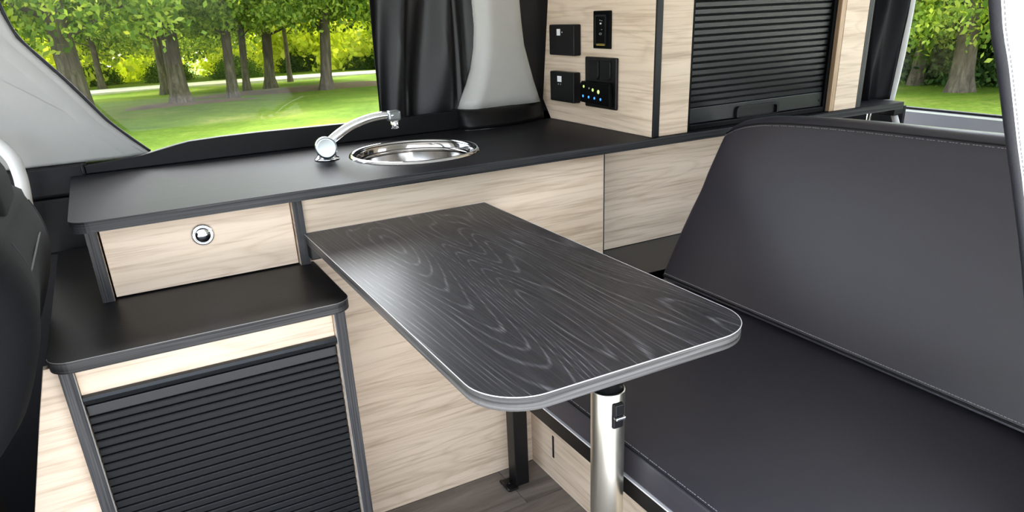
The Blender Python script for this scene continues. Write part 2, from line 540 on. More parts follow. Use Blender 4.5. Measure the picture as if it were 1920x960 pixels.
# roof and its lining
struct(box('ceiling', -0.9, XR, -0.98, YF + 0.05, 1.36, 1.42, 'headliner', None, 0.01))
struct(box('wall_header', -0.9, XR, YF, YF + 0.05, 1.27, 1.36, 'grey_trim_dimmed', None, 0.004))

# --- slanted grey pillar lining at the front of the side window
ed = [(0.159, 0.7805), (0.1519, 0.7879), (0.120, 0.8207), (0.0872, 0.8579), (0.0597, 0.8997), (0.0326, 0.9409), (0.0017, 0.9829), (-0.0272, 1.0241), (-0.0405, 1.0705), (-0.052, 1.18), (-0.058, 1.36)]
poly = ed + [(-0.60, 1.36), (-0.60, 0.7805)]
gp = struct(prism('trim_3', poly, 'y', 0.470, 0.53, 'grey_trim_dimmed', None, 0.006, 3))
# shallow pressed fold beside the edge
fold = [(p[0] - 0.055 - 0.02 * (p[1] - 0.78), 0.4705, p[1]) for p in spline([(a, b, 0) for a, b in ed[1:]], 3) for p in [(p[0], p[1])]]
rows = []
for off, yy in ((0.0, 0.4712), (0.028, 0.4665), (0.046, 0.4712)):
    rows.append([(p[0] + off, yy, p[2]) for p in fold])
ROOT[gp.name] = Vector((0, 0, 0))
link('lining_fold', grid_me(rows), 'grey_trim_dimmed', gp, True)
seal_pts = spline([(a + 0.004, 0.478, b - 0.001) for a, b in ed[1:]], 4)
tube('window_seal', seal_pts, 0.0035, 'rubber', gp, 8)

# --- side window: glass pane with a dark frame
w1 = struct(link('window_1', me_from_bm(prism_bm([(-0.12, 0.76), (1.16, 0.76), (1.16, 1.30), (-0.12, 1.30)], 'y', 0.535, 0.539)), 'window_glass'))
ROOT['window_1'] = Vector((0, 0, 0))
box('window_frame', -0.12, 1.16, 0.526, 0.546, 0.755, 0.772, 'rubber', w1)
box('window_frame', -0.12, 1.16, 0.526, 0.546, 1.29, 1.31, 'rubber', w1)

# --- black sill board standing on the back of the worktop
prof = [(0.028, 0.7605), (0.028, 0.7764), (0.09, 0.7805), (0.1415, 0.7862), (0.1738, 0.7925), (0.205, 0.7985), (0.234, 0.803), (0.30, 0.8055), (0.374, 0.8062), (0.57, 0.8040), (0.70, 0.8038), (0.8875, 0.8042), (0.8875, 0.7605)]
sb = struct(prism('trim_4', prof, 'y', 0.4446, 0.462, 'black_plastic', None, 0.0015, 2))
ROOT[sb.name] = Vector((0, 0, 0))
box('end_cap', 0.0215, 0.0275, 0.440, 0.464, 0.7605, 0.781, 'black_plastic', sb, 0.002)

# --- lower black trim of the middle pillar
bp_ = spline([(0.868, 0.4440), (0.872, 0.408), (0.888, 0.398), (0.948, 0.3905), (1.01, 0.400), (1.074, 0.417), (1.122, 0.447), (1.138, 0.468)] and
             [(0.868, 0.446, 0), (0.873, 0.412, 0), (0.892, 0.398, 0), (0.948, 0.3925, 0), (1.01, 0.400, 0), (1.074, 0.417, 0), (1.122, 0.447, 0), (1.138, 0.468, 0)], 5)
rows = []
for h, back in ((0.7605, 0.0), (0.772, 0.002), (0.793, 0.012), (0.8035, 0.018), (0.807, 0.026), (0.807, 0.05)):
    rows.append([(p[0] + (0.0 if p[0] < 1.0 else 0.0), min(p[1] + back, 0.483), h + (0.003 if p[0] > 1.05 and h > 0.79 else 0)) for p in bp_])
pt = struct(link('trim_5', solid_grid_me(rows, (0, 0.002, -0.0002)), 'black_plastic', None, True))

# --- grey middle pillar lining
rows = []
lev = [(0.806, 0.8840, 1.116), (0.83, 0.8950, 1.110), (0.86, 0.9110, 1.102), (0.899, 0.9270, 1.0935), (0.949, 0.9385, 1.084), (1.0, 0.9440, 1.079), (1.06, 0.9415, 1.0745), (1.12, 0.936, 1.071), (1.2, 0.925, 1.068), (1.36, 0.90, 1.066)]
for z, xl, xr in lev:
    k = min(1, max(0, (z - 0.806) / 0.15))
    yb = 0.420 + 0.022 * k
    fw = 0.030
    rows.append([(xl + 0.004, 0.486, z), (xl - 0.001, 0.470, z), (xl + 0.004, yb + 0.022, z), (xl + fw * 0.55, yb + 0.008, z), (xl + fw, yb, z), (xl + fw * 1.4, yb + 0.0015, z), (xl + 0.5 * (xr - xl), yb + 0.006, z),
                 (xr - 0.03, yb + 0.012, z), (xr - 0.008, yb + 0.018, z), (xr, yb + 0.030, z), (xr, 0.486, z)])
gp2 = struct(link('trim_6', solid_grid_me(rows, (0.0, 0.002, 0)), 'grey_trim_lifted', None, True))

# ================================================================== CURTAINS
def curtain(name, x0a, x0b, x1a, x1b, z0, z1, yc, folds, amp, mat, label, cat='curtain', gather=None, n=150, m=46, seed=3, hem=0.0):
    """x edges interpolate from bottom (a) to top (b)"""
    r = random.Random(seed)
    ph = [(r.uniform(0.7, 1.5), r.uniform(0, 6.28), r.uniform(0.4, 1.0)) for _ in range(5)]
    rows = []
    for j in range(m):
        t = j / (m - 1); z = z0 + (z1 - z0) * t
        row = []
        for i in range(n):
            s = i / (n - 1)
            xa = x0a + (x0b - x0a) * t; xb = x1a + (x1b - x1a) * t
            if gather: xa, xb = gather(t, xa, xb)
            u = s + 0.05 * math.sin(2.6 * t + 5 * s) + 0.10 * (0.5 - t) * math.sin(6.283 * s)
            w = 0
            for q, (fq, p0, a) in enumerate(ph):
                w += a * math.sin(6.283 * u * folds * fq * (0.55 + 0.22 * q) + p0 + 1.3 * math.sin(2.2 * t + q))
            # diagonal pull creases towards the hem
            dg = abs(math.sin(5.5 * (s * 1.4 + 0.55 * t) + 0.6))
            crease = abs(math.sin(6.283 * u * folds * 0.5 + 0.8 * t))
            yy = yc + amp * (0.26 * w + 0.55 * crease + 0.30 * dg * (1 - 0.6 * t) - 0.42)
            yy = max(yy, yc - 1.05 * amp)
            xx = xa + (xb - xa) * s + amp * 0.25 * math.cos(6.283 * u * folds + 2 * t)
            row.append((xx, yy, z + hem * 0.004 * math.sin(6.283 * s * folds)))
        rows.append(row)
    o = link(name, solid_grid_me(rows, (0, 0.0012, 0)), mat, None, True)
    # origin at its foot
    org = Vector(((x0a + x1a) / 2, yc, z0)); o.data.transform(Matrix.Translation(-org)); o.location = org
    tag(o, label, cat, 'blackout curtains of the van')
    return o
cl = curtain('blackout_curtain', 0.6725, 0.704, 0.965, 1.01, 0.784, 1.34, 0.4960, 3.2, 0.030, 'curtain_black',
        'black pleated curtain drawn between side window and grey pillar')
curtain('blackout_curtain', 1.060, 1.035, 1.22, 1.22, 0.775, 1.34, 0.4895, 1.2, 0.005, 'curtain_black',
        'narrow black curtain strip between grey pillar and oak side panel', n=40, seed=5)

# ================================================================== WORKTOP
ZW = 0.760
wt_ = thing('worktop', (1.0, 0.22, ZW - 0.018), 'long black worktop with charcoal edge running under the side window', 'worktop')
outline = rounded([(0.0, 0.0), (2.003, 0.0), (2.003, 0.075), (1.86, 0.44), (0.0, 0.44)], [0.028, 0.004, 0.004, 0.0, 0.004], 8)
# slab with a round hole for the sink
SC = (0.6585, 0.2165); SR = 0.130
def slab_with_hole(outline, c, r, z0, z1, n=64):
    bm = bmesh.new()
    vo = [bm.verts.new((p[0], p[1], z1)) for p in outline]
    vi = [bm.verts.new((c[0] + r * math.cos(2 * math.pi * k / n), c[1] + r * math.sin(2 * math.pi * k / n), z1)) for k in range(n)]
    eo = [bm.edges.new((vo[i], vo[(i + 1) % len(vo)])) for i in range(len(vo))]
    ei = [bm.edges.new((vi[i], vi[(i + 1) % n])) for i in range(n)]
    bmesh.ops.triangle_fill(bm, use_beauty=True, use_dissolve=False, edges=eo + ei)
    top = list(bm.faces)
    res = bmesh.ops.extrude_face_region(bm, geom=top)
    for v in [g for g in res['geom'] if isinstance(g, bmesh.types.BMVert)]: v.co.z = z0
    return bm
me = me_from_bm(slab_with_hole(outline, SC, SR, ZW - 0.018, ZW))
o = link('slab', me, ['worktop_laminate', 'edge_x'], wt_)
assign(me, lambda p: 0 if abs(p.normal.z) > 0.5 else 1)
# ---- sink
sk = thing('sink', (SC[0], SC[1], ZW), 'round polished steel sink bowl set into the black worktop', 'sink')
lathe('bowl', [(0.1365, 0.0015), (0.131, 0.001), (0.128, -0.004), (0.126, -0.02), (0.122, -0.06), (0.112, -0.085), (0.09, -0.098), (0.05, -0.102), (0.024, -0.104), (0.024, -0.106)], (SC[0], SC[1], ZW), 'steel', sk, n=72)
lathe('rim', [(0.129, 0.001), (0.131, 0.004), (0.135, 0.0055), (0.1395, 0.004), (0.1415, 0.0005)], (SC[0], SC[1], ZW), 'chrome', sk, n=72)
dr = lathe('drain', [(0.024, -0.1035), (0.021, -0.1015), (0.018, -0.103), (0.0, -0.103)], (SC[0], SC[1], ZW), 'chrome', sk, n=32)
lathe('plug_button', [(0.007, -0.103), (0.007, -0.099), (0.0, -0.098)], (SC[0], SC[1], ZW), 'black_plastic', sk, n=20)
# folded-down ledge inside the bowl
lathe('ledge', [(0.1275, -0.012), (0.1215, -0.014), (0.1205, -0.017), (0.125, -0.022)], (SC[0], SC[1], ZW), 'steel', sk, n=72)
# ---- faucet
fc = thing('faucet', (0.478, 0.262, ZW), 'chrome faucet with low curved spout beside the round sink', 'faucet')
lathe('base', [(0.0, 0.0005), (0.026, 0.0005), (0.026, 0.003), (0.021, 0.006), (0.018, 0.012), (0.018, 0.022), (0.0, 0.022)], (0.478, 0.262, ZW), 'chrome', fc, n=32)
hx = Vector((0.474, 0.246, 0.7875)); ax = Vector((-0.18, -1.0, 0.10)).normalized()
lathe('body', [(0.0, -0.038), (0.019, -0.038), (0.0215, -0.035), (0.0215, 0.004), (0.0195, 0.006), (0.0195, 0.008)], hx, 'chrome', fc, axis=ax, n=36)
knob = lathe('lever_knob', [(0.0195, 0.0075), (0.0218, 0.0085), (0.0222, 0.020), (0.0205, 0.0235), (0.017, 0.0225), (0.0, 0.0228)], hx, 'chrome_satin', fc, axis=ax, n=36)
sp = spline([(0.484, 0.262, 0.792), (0.505, 0.260, 0.8075), (0.535, 0.257, 0.8235), (0.575, 0.252, 0.8355), (0.610, 0.247, 0.8395), (0.6365, 0.244, 0.838)], 5)
tube('spout', sp, [0.0125 - 0.0028 * (i / (len(sp) - 1)) for i in range(len(sp))], 'chrome', fc, 14, flat=(1.0, 0.8))
e = Vector((0.630, 0.2448, 0.8365))
box('spout_tip', 0.612, 0.642, 0.2335, 0.2555, 0.8265, 0.8475, 'chrome_satin', fc, 0.005, 3)
lathe('aerator', [(0.0, -0.022), (0.0075, -0.022), (0.0085, -0.020), (0.0085, 0.0), (0.0, 0.0)], (0.629, 0.2445, 0.832), 'chrome', fc, n=24)
lathe('hot_cold_dot', [(0.0, 0.0008), (0.003, 0.0006), (0.0032, 0.0)], (0.622, 0.2337, 0.838), 'chrome', fc, axis=(0, -1, 0), n=14)

# ================================================================== DRAWER UNIT
ZS = 0.613
du = thing('drawer_unit', (0.19, 0.2, ZS), 'pale oak drawer between two charcoal uprights under the worktop', 'drawer')
box('upright', 0.0162, 0.0342, 0.0393, 0.42, ZS, ZW - 0.018, ['oak_y', 'edge_z'], du, 0.0006, matfn=lambda p: 1 if abs(p.normal.y) > 0.5 else 0)
box('upright', 0.3463, 0.3646, 0.0393, 0.42, ZS, ZW - 0.018, ['oak_y', 'edge_z'], du, 0.0006, matfn=lambda p: 1 if abs(p.normal.y) > 0.5 else 0)
df = box('drawer_front', 0.0372, 0.3445, 0.0518, 0.0668, ZS + 0.0025, ZW - 0.021, 'oak_drawer', du, 0.0006)
box('drawer_box', 0.042, 0.339, 0.0670, 0.38, ZS + 0.012, ZW - 0.04, 'oak_raw', du, 0.0006)
lc = (0.1905, 0.0518, 0.698)
lathe('lock_ring', [(0.0, 0.001), (0.0185, 0.001), (0.019, 0.003), (0.0165, 0.005), (0.0145, 0.0045), (0.0135, 0.002)], lc, 'chrome', df, axis=(0, -1, 0), n=36)
lathe('push_button', [(0.0135, 0.001), (0.0133, 0.0055), (0.0115, 0.0075), (0.0, 0.0082)], lc, 'chrome', df, axis=(0, -1, 0), n=36)

# ================================================================== LOWER SHUTTER CABINET
lcab = thing('shutter_cabinet', (0.155, -0.02, 0.0), 'low cabinet with black roller shutter and black step shelf', 'cabinet')
so = rounded([(-0.0594, -0.1885), (0.3723, -0.1885), (0.3723, 0.05), (0.3723, 0.44), (-0.0594, 0.44)], [0.030, 0.030, 0.0, 0.0, 0.0], 8)
me = me_from_bm(prism_bm(so, 'z', ZS - 0.018, ZS, 0.0006))
sh = link('shelf', me, ['shelf_laminate', 'edge_shelf'], lcab)
assign(me, lambda p: 0 if abs(p.normal.z) > 0.5 else 1)
# pale line of laminate along the upper edge of the shelf
ol = [(p[0], p[1]) for p in so]
tube('edge_line', [(p[0], p[1], ZS - 0.0005) for p in ol[:18] + [(0.3723, 0.04)]], 0.0005, 'edge_pale', sh, 6)
for xa, xb in ((-0.0510, -0.0330), (0.3445, 0.3627)):
    box('upright', xa, xb, -0.169, 0.42, 0.0, ZS - 0.018, ['oak_y', 'edge_z'], lcab, 0.0006, matfn=lambda p: 1 if p.normal.y < -0.5 else 0)
box('edge_line', -0.0332, -0.0322, -0.1693, -0.167, 0.0, ZS - 0.018, 'edge_pale', lcab, 0)
box('edge_line', 0.3437, 0.3447, -0.1693, -0.167, 0.0, ZS - 0.018, 'edge_pale', lcab, 0)
box('top_rail', -0.0322, 0.3437, -0.155, -0.140, 0.5445, ZS - 0.018, 'oak_stile_dimmed', lcab, 0.0006)
# roller shutter: rounded pull bar, wide slat and one object for each slat
X0, X1 = -0.0318, 0.3433
def slat_profile(h, d=0.0055):
    return [(0.0, 0.0), (-d * 0.75, 0.0004), (-d * 0.86, h * 0.12), (-d * 1.0, h * 0.86), (-d * 0.72, h * 0.985), (0.0, h)]
pb = prism('pull_bar', [(-0.150, 0.527), (-0.158, 0.529), (-0.164, 0.534), (-0.1655, 0.539), (-0.163, 0.5435), (-0.156, 0.5448), (-0.150, 0.5448)], 'x', X0, X1, 'slat_grey', lcab, 0, smooth=False)
smooth_angle(pb, 40)
box('wide_slat', X0, X1, -0.1555, -0.148, 0.5085, 0.5255, 'slat_grey', lcab, 0.0015)
PITCH = 0.01385
base_me = None
z = 0.5078 - PITCH
k = 0
while z > 0.012:
    if base_me is None:
        base_me = me_from_bm(prism_bm(slat_profile(PITCH - 0.0022), 'x', X0, X1))
        o = link('slat', base_me, 'slat_grey', lcab, False, loc=(0, -0.149, z))
    else:
        c = bpy.data.objects.new('slat', base_me); COL.objects.link(c); c.parent = lcab; c.location = Vector((0, -0.149, z)) - ROOT[lcab.name]
    z -= PITCH
box('shutter_backing', X0, X1, -0.1485, -0.146, 0.0, 0.545, 'gloss_black', lcab, 0)
# flared oak cheek left of the cabinet
prism('side_cheek', [(-0.0515, 0.0), (-0.248, 0.0), (-0.135, 0.376), (-0.091, 0.524), (-0.0690, 0.5945), (-0.0515, 0.5945)], 'y', -0.150, -0.135, 'oak_x', lcab, 0.0008)
prism('cheek_return', [(-0.135, 0.0), (0.10, 0.0), (0.10, 0.5945), (-0.135, 0.5945)], 'x', -0.0595, -0.0520, 'oak_y', lcab, 0)

# ================================================================== MAIN BASE CABINET
bc = thing('base_cabinet', (0.70, 0.2, 0.0), 'pale oak cabinet front below the worktop behind the table', 'cabinet')
box('front_panel', 0.3652, 1.0393, 0.0518, 0.0668, 0.0, ZW - 0.0185, 'oak_x', bc, 0.0006)
box('edge_strip', 1.0393, 1.0402, 0.0520, 0.0668, 0.0, ZW - 0.0185, 'edge_white', bc, 0)
box('edge_shadow', 1.0405, 1.0445, 0.054, 0.24, 0.431, ZW - 0.0185, 'black_satin', bc, 0)  # black strip standing in for the shadow beside the panel edge
box('recessed_panel', 1.0447, 1.90, 0.240, 0.255, 0.431, ZW - 0.0185, 'oak_panel_b', bc, 0.0006)
box('recess_floor', 1.0447, 1.90, -0.02, 0.2395, 0.379, 0.430, 'black_satin', bc, 0.001)

# ================================================================== TALL SHUTTER CABINET ON THE WORKTOP
tc = thing('wall_cabinet', (1.48, 0.22, ZW), 'oak cabinet with black roller shutter standing on the worktop', 'cabinet')
TOPZ = 1.33
side = [(0.0130, ZW + 0.0005), (0.4385, ZW + 0.0005), (0.4445, 0.7685), (0.4767, 0.8078), (0.4417, 1.053), (0.41, TOPZ), (0.0130, TOPZ)]
prism('side_panel', side, 'x', 1.1408, 1.1560, 'oak_side_lit', tc, 0.0006)
box('corner_post', 1.1414, 1.1588, 0.0085, 0.0305, ZW + 0.0005, TOPZ, 'edge_dark', tc, 0.0012)
box('front_stile', 1.1590, 1.2433, 0.0115, 0.0265, ZW + 0.0005, TOPZ, 'oak_stile_dimmed', tc, 0.0006)
box('front_stile', 1.7319, 1.8157, 0.0115, 0.0265, ZW + 0.0005, TOPZ, 'oak_stile_dimmed', tc, 0.0006)
box('stile_return', 1.7160, 1.7317, 0.0125, 0.06, ZW + 0.0005, TOPZ, 'oak_raw', tc, 0.0006)
box('corner_post', 1.8159, 1.8335, 0.0105, 0.0300, ZW + 0.0005, TOPZ, 'edge_z', tc, 0.001)
box('side_panel', 1.8160, 1.8330, 0.0305, 0.40, ZW + 0.0005, TOPZ, 'oak_side_lit', tc, 0.0006)
box('shutter_backing', 1.2436, 1.7158, 0.040, 0.043, ZW + 0.0005, TOPZ, 'gloss_black', tc, 0)
box('guide_rail', 1.2436, 1.2585, 0.022, 0.0395, ZW + 0.0005, TOPZ, 'gloss_black', tc, 0.001)
box('guide_rail', 1.7045, 1.7158, 0.024, 0.0395, ZW + 0.0005, TOPZ, 'gloss_black', tc, 0.001)
XA, XB = 1.2587, 1.7043
box('threshold', XA, XB, 0.0220, 0.0395, ZW + 0.0005, 0.7735, 'gloss_black', tc, 0.002)
# bottom bar with recessed grip
bb = box('bottom_bar', XA, XB, 0.0300, 0.0390, 0.7745, 0.8090, 'slat_grey', tc, 0.0012)
gx0, gx1 = 1.405, 1.545
gr = rounded([(gx0, 0.7755), (gx1, 0.7755), (gx1, 0.8010), (gx0, 0.8010)], [0.003, 0.003, 0.010, 0.010], 6)
gr2 = rounded([(gx0 + 0.007, 0.7745), (gx1 - 0.007, 0.7745), (gx1 - 0.007, 0.7955), (gx0 + 0.007, 0.7955)], [0.001, 0.001, 0.007, 0.007], 6)
def ring_prism(outer, inner, axis, a, b):
    def mk(p, t): return (p[0], t, p[1])
    n = len(outer); V = []; F = []
    for t in (a, b):
        for L in (outer, inner):
            V += [mk(p, t) for p in L]
    for i in range(n):
        j = (i + 1) % n
        F += [(i, j, n + j, n + i), (2 * n + j, 2 * n + i, 3 * n + i, 3 * n + j), (j, i, 2 * n + i, 2 * n + j), (n + i, n + j, 3 * n + j, 3 * n + i)]
    me = me_data(V, F); bm = bmesh.new(); bm.from_mesh(me); bpy.data.meshes.remove(me)
    return me_from_bm(bm)
link('grip_frame', ring_prism(gr, gr2, 'y', 0.0225, 0.0300), 'black_plastic', bb)
prism('grip_recess', gr2, 'y', 0.0292, 0.0302, 'black_plastic', bb, 0)
lathe('screw', [(0.0, 0.0008), (0.0022, 0.0006), (0.0024, 0.0)], (1.694, 0.0299, 0.789), 'gloss_black', bb, axis=(0, -1, 0), n=12)
PU = 0.01415
z = 0.8098; base_me = None
while z < TOPZ - PU:
    if base_me is None:
        base_me = me_from_bm(prism_bm(slat_profile(PU - 0.0026, 0.0066), 'x', XA, XB))
        o = link('slat', base_me, 'slat_grey', tc, False, loc=(0, 0.0385, z))
    else:
        c = bpy.data.objects.new('slat', base_me); COL.objects.link(c); c.parent = tc; c.location = Vector((0, 0.0385, z)) - ROOT[tc.name]
    z += PU

# ---- devices on the oak side panel (plane x = 1.1408, seen from the left)
PX = 1.1408
def dev(name, y0, y1, z0, z1, d, label, cat, mat='black_plastic', bev=0.003):
    t = thing(name, (PX, (y0 + y1) / 2, z0), label, cat)
    box('housing', PX - d, PX - 0.0002, y0, y1, z0, z1, mat, t, bev, 3)
    return t
d1 = dev('switch_box', 0.290, 0.4035, 0.9240, 0.9955, 0.022, 'upper square black switch box on the oak side panel', 'switch')
box('icon_sticker', PX - 0.0226, PX - 0.0219, 0.350, 0.3655, 0.9705, 0.9855, 'icon_white', d1, 0)
lathe('indicator', [(0.0, 0.001), (0.0016, 0.0006), (0.0017, 0.0)], (PX - 0.0219, 0.342, 0.978), 'icon_white', d1, axis=(-1, 0, 0), n=12)
d2 = dev('switch_box', 0.2925, 0.4030, 0.8120, 0.8850, 0.022, 'lower square black switch box on the oak side panel', 'switch')
box('icon_sticker', PX - 0.0226, PX - 0.0219, 0.347, 0.366, 0.8605, 0.8745, 'icon_white', d2, 0)
for yy in (0.351, 0.362):
    lathe('indicator', [(0.0, 0.001), (0.0018, 0.0006), (0.0019, 0.0)], (PX - 0.0219, yy, 0.8545), 'thread', d2, axis=(-1, 0, 0), n=12)
d3 = dev('display_panel', 0.1640, 0.2315, 0.9422, 1.0240, 0.006, 'narrow upright control display with amber bar on the oak panel', 'control panel', 'gloss_black', 0.002)
pl = rounded([(0.178, 0.9505), (0.222, 0.9505), (0.222, 1.0155), (0.178, 1.0155)], [0.003] * 4, 4)
pl2 = rounded([(0.1815, 0.953), (0.2185, 0.953), (0.2185, 1.012), (0.1815, 1.012)], [0.002] * 4, 4)
def ring_x(outer, inner, a, b):
    n = len(outer); V = []; F = []
    for t in (a, b):
        for L in (outer, inner): V += [(t, p[0], p[1]) for p in L]
    for i in range(n):
        j = (i + 1) % n
        F += [(i, j, n + j, n + i), (2 * n + j, 2 * n + i, 3 * n + i, 3 * n + j), (j, i, 2 * n + i, 2 * n + j), (n + i, n + j, 3 * n + j, 3 * n + i)]
    me = me_data(V, F); bm = bmesh.new(); bm.from_mesh(me); bpy.data.meshes.remove(me)
    return me_from_bm(bm)
link('bezel', ring_x(pl, pl2, PX - 0.0085, PX - 0.0058), 'slat_grey', d3)
box('amber_bar', PX - 0.0072, PX - 0.0060, 0.184, 0.216, 0.9500, 0.9530, 'led_amber', d3, 0)
box('display_icon', PX - 0.0068, PX - 0.0060, 0.198, 0.2035, 0.9950, 0.9985, 'icon_white', d3, 0)
for yy, zz in ((0.196, 1.002), (0.203, 1.003), (0.196, 0.983)):
    box('display_icon', PX - 0.0068, PX - 0.0060, yy - 0.0015, yy + 0.0025, zz, zz + 0.0015, 'thread', d3, 0)
link('display_icon', ring_x([(0.2015 + 0.005 * math.cos(a * 0.5236), 0.9745 + 0.0025 * math.sin(a * 0.5236)) for a in range(12)], [(0.2015 + 0.0038 * math.cos(a * 0.5236), 0.9745 + 0.0016 * math.sin(a * 0.5236)) for a in range(12)], PX - 0.0068, PX - 0.0060), 'thread', d3)
d4 = dev('socket_panel', 0.1360, 0.2630, 0.8078, 0.9235, 0.008, 'large black socket panel with blue and green lights', 'socket', 'black_satin', 0.003)
for yy in (0.2235, 0.176):
    fl_ = rounded([(yy - 0.021, 0.873), (yy + 0.021, 0.873), (yy + 0.021, 0.916), (yy - 0.021, 0.916)], [0.009, 0.009, 0.005, 0.005], 4)
    prism('socket_cover', fl_, 'x', PX - 0.0115, PX - 0.0079, 'black_plastic', d4, 0.001)
lower = rounded([(0.1440, 0.8145), (0.2670, 0.8190), (0.2690, 0.8600), (0.2620, 0.8680), (0.146, 0.8690)], [0.003] * 5, 4)
lp = prism('switch_row', lower, 'x', PX - 0.020, PX - 0.0079, 'gloss_black', d4, 0.003, 2)
for i, yy in enumerate((0.2530, 0.2290, 0.2050, 0.1800)):
    lathe('blue_led', [(0.0, 0.0012), (0.0028, 0.0008), (0.0032, 0.0)], (PX - 0.0199, yy, 0.8335 - 0.001 * i), 'led_blue', lp, axis=(-1, 0, 0), n=14)
for i, (yy, r) in enumerate(((0.2500, 0.0035), (0.2275, 0.0025), (0.2120, 0.0040), (0.1890, 0.0050))):
    lathe('green_light', [(0.0, 0.0012), (r * 0.8, 0.001), (r, 0.0)], (PX - 0.0199, yy, 0.8560 - 0.003 * i), 'led_green' if i != 1 else 'thread', lp, axis=(-1, 0, 0), n=16)

# ================================================================== TABLE
ZT = 0.6704
tb = thing('table', (0.55, -0.33, 0.0), 'charcoal wood grain table with rounded corners on a metal pole', 'table')
to = rounded([(0.361, -0.7107), (0.7356, -0.7107), (0.7356, 0.047), (0.361, 0.047)], [0.065, 0.065, 0.003, 0.003], 12)
me = me_from_bm(prism_bm(to, 'z', ZT - 0.0175, ZT, 0.0007))
top = link('table_top', me, ['table_laminate', 'table_edge'], tb)
assign(me, lambda p: 0 if abs(p.normal.z) > 0.5 else 1)
tube('edge_line', [(p[0], p[1], ZT - 0.0004) for p in to[26:] + to[:27]], 0.0006, 'edge_white', top, 6)
px, py = 0.6195, -0.5500
lathe('collar', [(0.0, 0.6525), (0.040, 0.6525), (0.040, 0.646), (0.0205, 0.640), (0.0205, 0.530), (0.0, 0.530)], (px, py, 0), 'black_satin', tb, n=40)
pole = lathe('pole', [(0.0, 0.0), (0.0243, 0.0), (0.0243, 0.5425), (0.0238, 0.5440), (0.0210, 0.5440), (0.0210, 0.530)], (px, py, 0), 'aluminium_warm_cast', tb, n=56)
lathe('foot_plate', [(0.0, 0.008), (0.06, 0.008), (0.065, 0.004), (0.065, 0.0005), (0.0, 0.0005)], (px, py, 0), 'aluminium_warm_cast', tb, n=40)
# clamp latch on the pole, turned to the right of the camera
va = math.atan2(-1.2766 - py, 0.0878 - px) + math.radians(33)
ld = Vector((math.cos(va), math.sin(va), 0)); lt = Vector((-ld.y, ld.x, 0))
def latch_box(name, w0, w1, d0, d1, z0, z1, mat, bev):
    bm = box_bm(w0, w1, d0, d1, z0, z1, bev, 2)
    M = Matrix((( lt.x, ld.x, 0, px), (lt.y, ld.y, 0, py), (0, 0, 1, 0), (0, 0, 0, 1)))
    bm.transform(M)
    return link(name, me_from_bm(bm), mat, pole)
lb = latch_box('latch_plate', -0.0085, 0.0085, 0.021, 0.0275, 0.4920, 0.5320, 'black_plastic', 0.0025)
latch_box('latch_lever', -0.0070, 0.0070, 0.0265, 0.0305, 0.5130, 0.5310, 'black_satin', 0.0015)
latch_box('latch_catch', -0.0080, 0.0080, 0.0265, 0.0345, 0.5085, 0.5130, 'chrome', 0.0012)
box('wall_bracket', 0.362, 0.725, 0.018, 0.0510, ZT - 0.045, ZT - 0.0178, 'black_satin', tb, 0.002)

# ================================================================== BENCH
bn = thing('bench', (1.0, -0.45, 0.0), 'dark leather bench seat with reclined backrest beside the table', 'bench')
YE = -0.945
fp = box('base_panel', 0.8311, 0.8461, YE, 0.0510, 0.0, 0.342, 'oak_y', bn, 0.0006)
box('grip_slot', 0.8300, 0.8316, -0.0530, -0.0465, 0.064, 0.123, 'black_satin', fp, 0)
box('bed_board', 0.6600, 1.38, YE, 0.046, 0.343, 0.3755, 'black_satin', bn, 0.0015)
box('trim_strip', 0.6580, 0.6700, YE, 0.046, 0.3750, 0.3775, 'edge_white', bn, 0)
def rounded_box(name, x0, x1, y0, y1, z0, z1, r, mat, parent, seg=4):
    o = link(name, me_from_bm(box_bm(x0, x1, y0, y1, z0, z1, r, seg)), mat, parent, True)
    return o
sc_ = rounded_box('seat_cushion', 0.6590, 1.40, YE, 0.040, 0.3775, 0.430, 0.007, 'leather', bn)
# piping and stitching along the top front edge of the cushion
tube('piping', [(0.6605, 0.03, 0.4285), (0.6605, YE + 0.01, 0.4285)], 0.0014, 'leather_edge', sc_, 8)
stitches('stitching', [(0.6655, 0.03 - 0.02 * i, 0.4300) for i in range(48)], 0.0045, 0.0030, 0.0006, 'thread', sc_)
